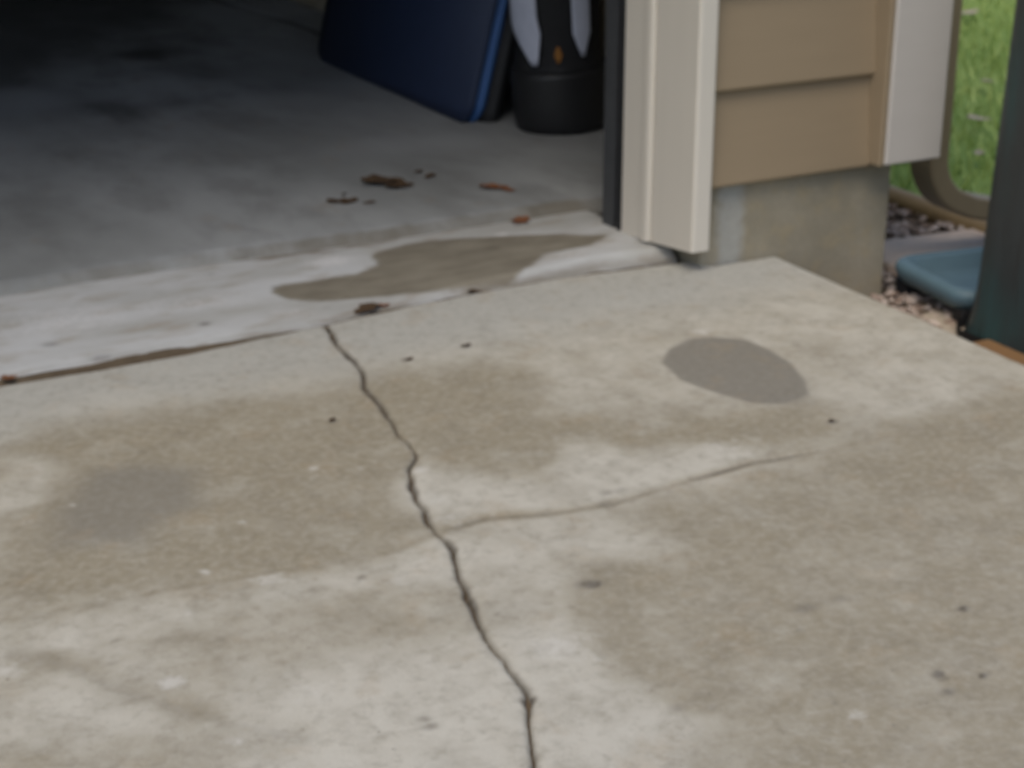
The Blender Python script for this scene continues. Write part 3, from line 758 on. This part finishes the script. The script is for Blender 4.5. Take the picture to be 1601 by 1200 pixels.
# teal tray with a raised rim on black feet
TR = tag(empty('plastic_tray', (2.545, 2.672, -0.142)), 'faded teal plastic tray with rounded raised rim on black feet beside foundation', 'tray')
TR.rotation_euler.z = math.radians(-7)
def local(name, bm, mat, parent, smooth=True):
    bmesh.ops.recalc_face_normals(bm, faces=bm.faces)
    me = bpy.data.meshes.new(name); bm.to_mesh(me); bm.free()
    me.materials.append(mat)
    if smooth: me.shade_smooth()
    o = bpy.data.objects.new(name, me); COL.objects.link(o); o.parent = parent
    return o
def ring_loft(levels):
    bm = bmesh.new(); R = []
    for pts, z in levels: R.append([bm.verts.new((x, y, z)) for x, y in pts])
    n = len(R[0])
    for A, B in zip(R, R[1:]):
        for i in range(n): bm.faces.new((A[i], A[(i + 1) % n], B[(i + 1) % n], B[i]))
    bm.faces.new(R[0][::-1]); bm.faces.new(R[-1])
    return bm
TW, TD = 0.33, 0.29
def lvl(k, r, z): return (rounded_rect(TW - k, TD - k, r), z)
lv = [lvl(0.07, 0.04, 0.036), lvl(0.03, 0.05, 0.040), lvl(0.008, 0.055, 0.054), lvl(0.0, 0.055, 0.070), lvl(0.006, 0.055, 0.080),
      lvl(0.022, 0.05, 0.085), lvl(0.046, 0.045, 0.085), lvl(0.064, 0.04, 0.078), lvl(0.076, 0.035, 0.050), lvl(0.10, 0.03, 0.042)]
local('tray_body', ring_loft(lv), M_teal, TR)
for sx in (-1, 1):
    for sy in (-1, 1):
        bm = box_bm((sx * 0.125 - 0.022, sy * 0.108 - 0.02, -0.012), (sx * 0.125 + 0.022, sy * 0.108 + 0.02, 0.042), 0.005)
        local('tray_foot', bm, M_black, TR, False)

# tall dark vinyl cover draped to the ground
ck = NT('dark_green_vinyl', 0.42, 0.5)
cn = ck.noise(7, 4, 0.6, (1, 1, 0.35))
ck.color(ck.mix(ck.ramp(cn, 0.4, 0.75), (0.040, 0.044, 0.044), (0.034, 0.068, 0.066)))  # teal streaks in the colour stand in for reflections on the vinyl
ck.bump(ck.noise(12, 3, 0.5, (1, 1, 0.3), 4), 0.02, 0.7)
cb = bmesh.new()
CX, CY, CW, CD = 2.645, 2.195, 0.56, 0.62
rings = []
NS = 96
for zi in range(30):
    t = zi / 29
    z = -0.130 + 1.12 * t
    flare = 0.030 * (1 - t) ** 1.3 + 0.012 * math.exp(-t * 22)
    base = []
    w, d = CW + 2 * flare, CD + 2 * flare
    shrink = 1.0 if t < 0.93 else 1 - 0.10 * ((t - 0.93) / 0.07) ** 2
    pts = rounded_rect(w * shrink, d * shrink, 0.06, 23)
    ring = []
    for i, (x, y) in enumerate(pts):
        a = math.atan2(y, x)
        fold = (0.010 * math.sin(a * 7 + 1.2 * t) + 0.006 * math.sin(a * 15 + 2 + 3 * t)) * (0.25 + 0.9 * (1 - t))
        r_ = math.hypot(x, y)
        ring.append(cb.verts.new((x * (1 + fold / r_), y * (1 + fold / r_), z + 0.130 + (0.006 * math.sin(a * 9) if zi == 0 else 0))))
    rings.append(ring)
n = len(rings[0])
for A, B in zip(rings, rings[1:]):
    for i in range(n): cb.faces.new((A[i], A[(i + 1) % n], B[(i + 1) % n], B[i]))
cb.faces.new(rings[-1])
COV = tag(empty('covered_grill', (CX, CY, -0.136)), 'tall dark green-black vinyl covered grill standing beside the driveway edge', 'cover')
local('vinyl_cover', cb, ck.m, COV)
hem = bmesh.new()
hp = rounded_rect(CW + 0.086, CD + 0.086, 0.06, 10)
H0 = [hem.verts.new((x, y, 0.004)) for x, y in hp]; H1 = [hem.verts.new((x * 1.004, y * 1.004, 0.028)) for x, y in hp]
for i in range(len(hp)): hem.faces.new((H0[i], H0[(i + 1) % len(hp)], H1[(i + 1) % len(hp)], H1[i]))
local('hem_band', hem, M_black, COV)

# ------------------------------------------------------------------ things inside the garage
# navy folding panel leaning on the side wall
PAN = tag(empty('folding_panel', (1.972, 4.05, FLOOR_Z)), 'large navy blue flat folding panel with rounded corners leaning on the garage wall', 'panel')
PAN.rotation_euler = (0, math.radians(14.5), 0)
def slab_plate(name, t0, t1, L, H, r, mat, bev):
    bm = bmesh.new()
    pr_ = [(y + L / 2, z + H / 2) for y, z in rounded_rect(L, H, r, 8)]
    A = [bm.verts.new((t0, y, z)) for y, z in pr_]; B = [bm.verts.new((t1, y, z)) for y, z in pr_]
    n = len(pr_)
    for i in range(n): bm.faces.new((A[i], A[(i + 1) % n], B[(i + 1) % n], B[i]))
    fa = bm.faces.new(A[::-1]); fb = bm.faces.new(B)
    bmesh.ops.recalc_face_normals(bm, faces=bm.faces)
    bmesh.ops.bevel(bm, geom=list(set(fa.edges) | set(fb.edges)), offset=bev, segments=4, affect='EDGES')
    return local(name, bm, mat, PAN, True)
slab_plate('front_leaf', 0.0, 0.018, 1.09, 1.11, 0.065, M_navy, 0.007)
slab_plate('edge_binding', 0.0185, 0.054, 1.10, 1.12, 0.07, M_navyedge, 0.014)  # panel edge catching daylight, painted as a brighter strip
slab_plate('rear_leaf', 0.0545, 0.10, 1.08, 1.10, 0.05, M_black, 0.008)

# black bag with pale side panels
BAG = tag(empty('golf_bag', (2.198, 3.930, FLOOR_Z)), 'black golf bag with two pale stripes standing beside the navy panel', 'bag')
BAG.rotation_euler = (math.radians(0), math.radians(-4), 0)
def rad(z):
    return float(np.interp(z, [0, 0.012, 0.05, 0.16, 0.175, 0.22, 0.5, 0.88, 0.9], [0.108, 0.122, 0.130, 0.133, 0.120, 0.113, 0.118, 0.130, 0.128]))
def lathe(name, zs, mat, off=0.0, a0=0, a1=360, n=48, parent=BAG, wob=0.0):
    bm = bmesh.new(); full = (a1 - a0) >= 360
    m = n if full else n + 1
    R = []
    for z in zs:
        ring = []
        for i in range(m):
            a = math.radians(a0 + (a1 - a0) * i / n)
            r_ = rad(z) + off + wob * math.sin(5 * a + 9 * z) * math.sin(17 * z + 2 * a)
            ring.append(bm.verts.new((r_ * math.cos(a), 0.92 * r_ * math.sin(a), z)))
        R.append(ring)
    for A, B in zip(R, R[1:]):
        for i in range(n if full else n):
            j = (i + 1) % m
            if not full and i + 1 >= m: continue
            bm.faces.new((A[i], A[j], B[j], B[i]))
    if full:
        bm.faces.new(R[0][::-1]); bm.faces.new(R[-1])
    return local(name, bm, mat, parent)
lathe('base_cup', [0, 0.006, 0.012, 0.03, 0.05, 0.10, 0.15, 0.16, 0.168], M_bagbase)
lathe('bag_body', [0.166, 0.175, 0.19, 0.22] + [0.26 + 0.04 * i for i in range(16)], M_bag, wob=0.006)
lathe('top_collar', [0.862, 0.87, 0.89, 0.90], M_bagbase, 0.008)
def patch(name, mat, zs, cen, half, off):
    """patch on the bag: centre angle and half width vary with height"""
    bm = bmesh.new(); R = []
    for z in zs:
        c, h = cen(z), half(z)
        R.append([bm.verts.new(((rad(z) + off) * math.cos(math.radians(c + h * k / 4)), 0.92 * (rad(z) + off) * math.sin(math.radians(c + h * k / 4)), z)) for k in range(-4, 5)])
    for A, B in zip(R, R[1:]):
        for i in range(8): bm.faces.new((A[i], A[i + 1], B[i + 1], B[i]))
    o = local(name, bm, mat, BAG)
    s = o.modifiers.new('thickness', 'SOLIDIFY'); s.thickness = 0.006
    return o
zsL = [0.19 + 0.02 * i for i in range(33)]
patch('pale_panel', M_bagpale, zsL, lambda z: 196 + 18 * max(0, (0.30 - z) / 0.11), lambda z: 23 * min(1, (z - 0.175) / 0.10), 0.013)
zsR = [0.205 + 0.02 * i for i in range(32)]
patch('pale_panel', M_bagpale, zsR, lambda z: 274, lambda z: 12 * min(1, (z - 0.195) / 0.07), 0.013)
patch('orange_emblem', M_orange, [0.195, 0.205, 0.215, 0.225, 0.235], lambda z: 243, lambda z: 5 * (1 - abs(z - 0.215) / 0.03), 0.011)
patch('front_pocket', M_bag, [0.44, 0.46, 0.50, 0.68, 0.70], lambda z: 240, lambda z: 18, 0.016)

# ------------------------------------------------------------------ dry leaf scraps
def leaf_mesh(seed):
    r = random.Random(seed)
    bm = bmesh.new()
    n = 9; L = []; Rr = []; Cc = []
    for i in range(n):
        t = i / (n - 1)
        w = 0.30 * math.sin(math.pi * (0.06 + 0.9 * t)) * (1 + r.uniform(-0.35, 0.35))
        z = 0.10 * math.sin(t * 3 + seed) + 0.08 + r.uniform(-0.02, 0.03)
        Cc.append(bm.verts.new((t - 0.5, r.uniform(-0.03, 0.03), max(0.02, z - 0.05))))
        L.append(bm.verts.new((t - 0.5 + r.uniform(-0.04, 0.04), w, max(0.01, z + r.uniform(0, 0.12)))))
        Rr.append(bm.verts.new((t - 0.5 + r.uniform(-0.04, 0.04), -w, max(0.01, z + r.uniform(-0.03, 0.10)))))
    for i in range(n - 1):
        bm.faces.new((Cc[i], Cc[i + 1], L[i + 1], L[i])); bm.faces.new((Rr[i], Rr[i + 1], Cc[i + 1], Cc[i]))
    bmesh.ops.recalc_face_normals(bm, faces=bm.faces)
    me = bpy.data.meshes.new('dry_leaf'); bm.to_mesh(me); bm.free(); me.shade_smooth()
    return me
def leaf(x, y, z, size, rot, mat, label, group, seed, name='dry_leaf'):
    me = leaf_mesh(seed); me.materials.append(mat)
    o = bpy.data.objects.new(name, me); COL.objects.link(o)
    o.location = (x, y, z + 0.001); o.scale = (size * 1.4, size * 1.4, size * 0.8); o.rotation_euler.z = math.radians(rot)
    return tag(o, label, 'leaf', group)
LEAVES = [
 ('dark leaves on the garage floor', M_leaf, FLOOR_Z, [(1.54, 3.6, 0.075, -20), (1.56, 3.556, 0.055, 10), (1.394, 3.498, 0.05, -20)],
  ['largest dark crumpled leaf on the garage floor', 'dark leaf touching the largest leaf on the garage floor', 'narrow dark leaf alone on the garage floor with a crumb beside it']),
 ('leaf crumbs on the garage floor', M_leaf, FLOOR_Z, [(1.443, 3.46, 0.022, -10), (1.662, 3.609, 0.028, 30), (1.657, 3.66, 0.018, 10), (1.421, 3.553, 0.014, 50)],
  ['small leaf crumb between the narrow leaf and the large leaves', 'bigger one of two dark crumbs behind the large leaves', 'smaller one of two dark crumbs behind the large leaves', 'tiny dark crumb just behind the narrow garage floor leaf']),
 ('russet leaf scraps on the garage floor', M_leafred, FLOOR_Z, [(1.747, 3.444, 0.05, -15), (1.769, 3.413, 0.026, -40)],
  ['longer russet leaf scrap lying on the garage floor', 'short russet scrap at the tip of the longer garage floor scrap']),
 ('russet leaves at the floor step', M_leafred, 0.016, [(1.706, 3.232, 0.044, 40), (1.405, 3.267, 0.022, 20)],
  ['russet leaf at the floor step behind the damp patch', 'tiny russet leaf at the floor step by the damp patch corner']),
 ('leaves in the threshold joint', M_leaf, -0.002, [(1.188, 2.872, 0.042, 15), (1.415, 2.875, 0.022, -30)],
  ['dark brown leaf in the joint where the long crack begins', 'small dark leaf in the joint before the damp patch']),
 ('russet scraps in the threshold joint', M_leafred, 0.0, [(0.507, 2.82, 0.024, 20), (1.222, 2.88, 0.022, 10)],
  ['russet leaf scrap alone in the wide dirt-filled joint', 'russet leaf scrap next to the dark leaf in the joint']),
 ('leaf fragments on the driveway', M_leaf, 0.0, [(1.146, 2.589, 0.013, 20), (1.263, 2.605, 0.014, -20), (0.922, 2.392, 0.011, 30), (1.624, 2.019, 0.009, 10)],
  ['brown leaf fragment on the driveway right of the crack top', 'brown leaf fragment on the driveway between crack and threshold damp patch', 'brown leaf fragment on the tan stain left of the crack', 'brown leaf fragment beside the grey oval stain']),
 ('fallen leaves on the lawn', M_leafpink, -0.125, [(3.723, 4.017, 0.055, -30), (4.16, 4.461, 0.05, 60), (3.427, 3.684, 0.04, 40), (5.093, 5.615, 0.07, 0)],
  ['pale pinkish fallen leaf lying on the green lawn'] * 4),
]
k_ = 0
for group, mat, z, lst, labels in LEAVES:
    for (x, y, sz, rot), label in zip(lst, labels):
        k_ += 1
        leaf(x, y, z, sz, rot, mat, label, group, k_)
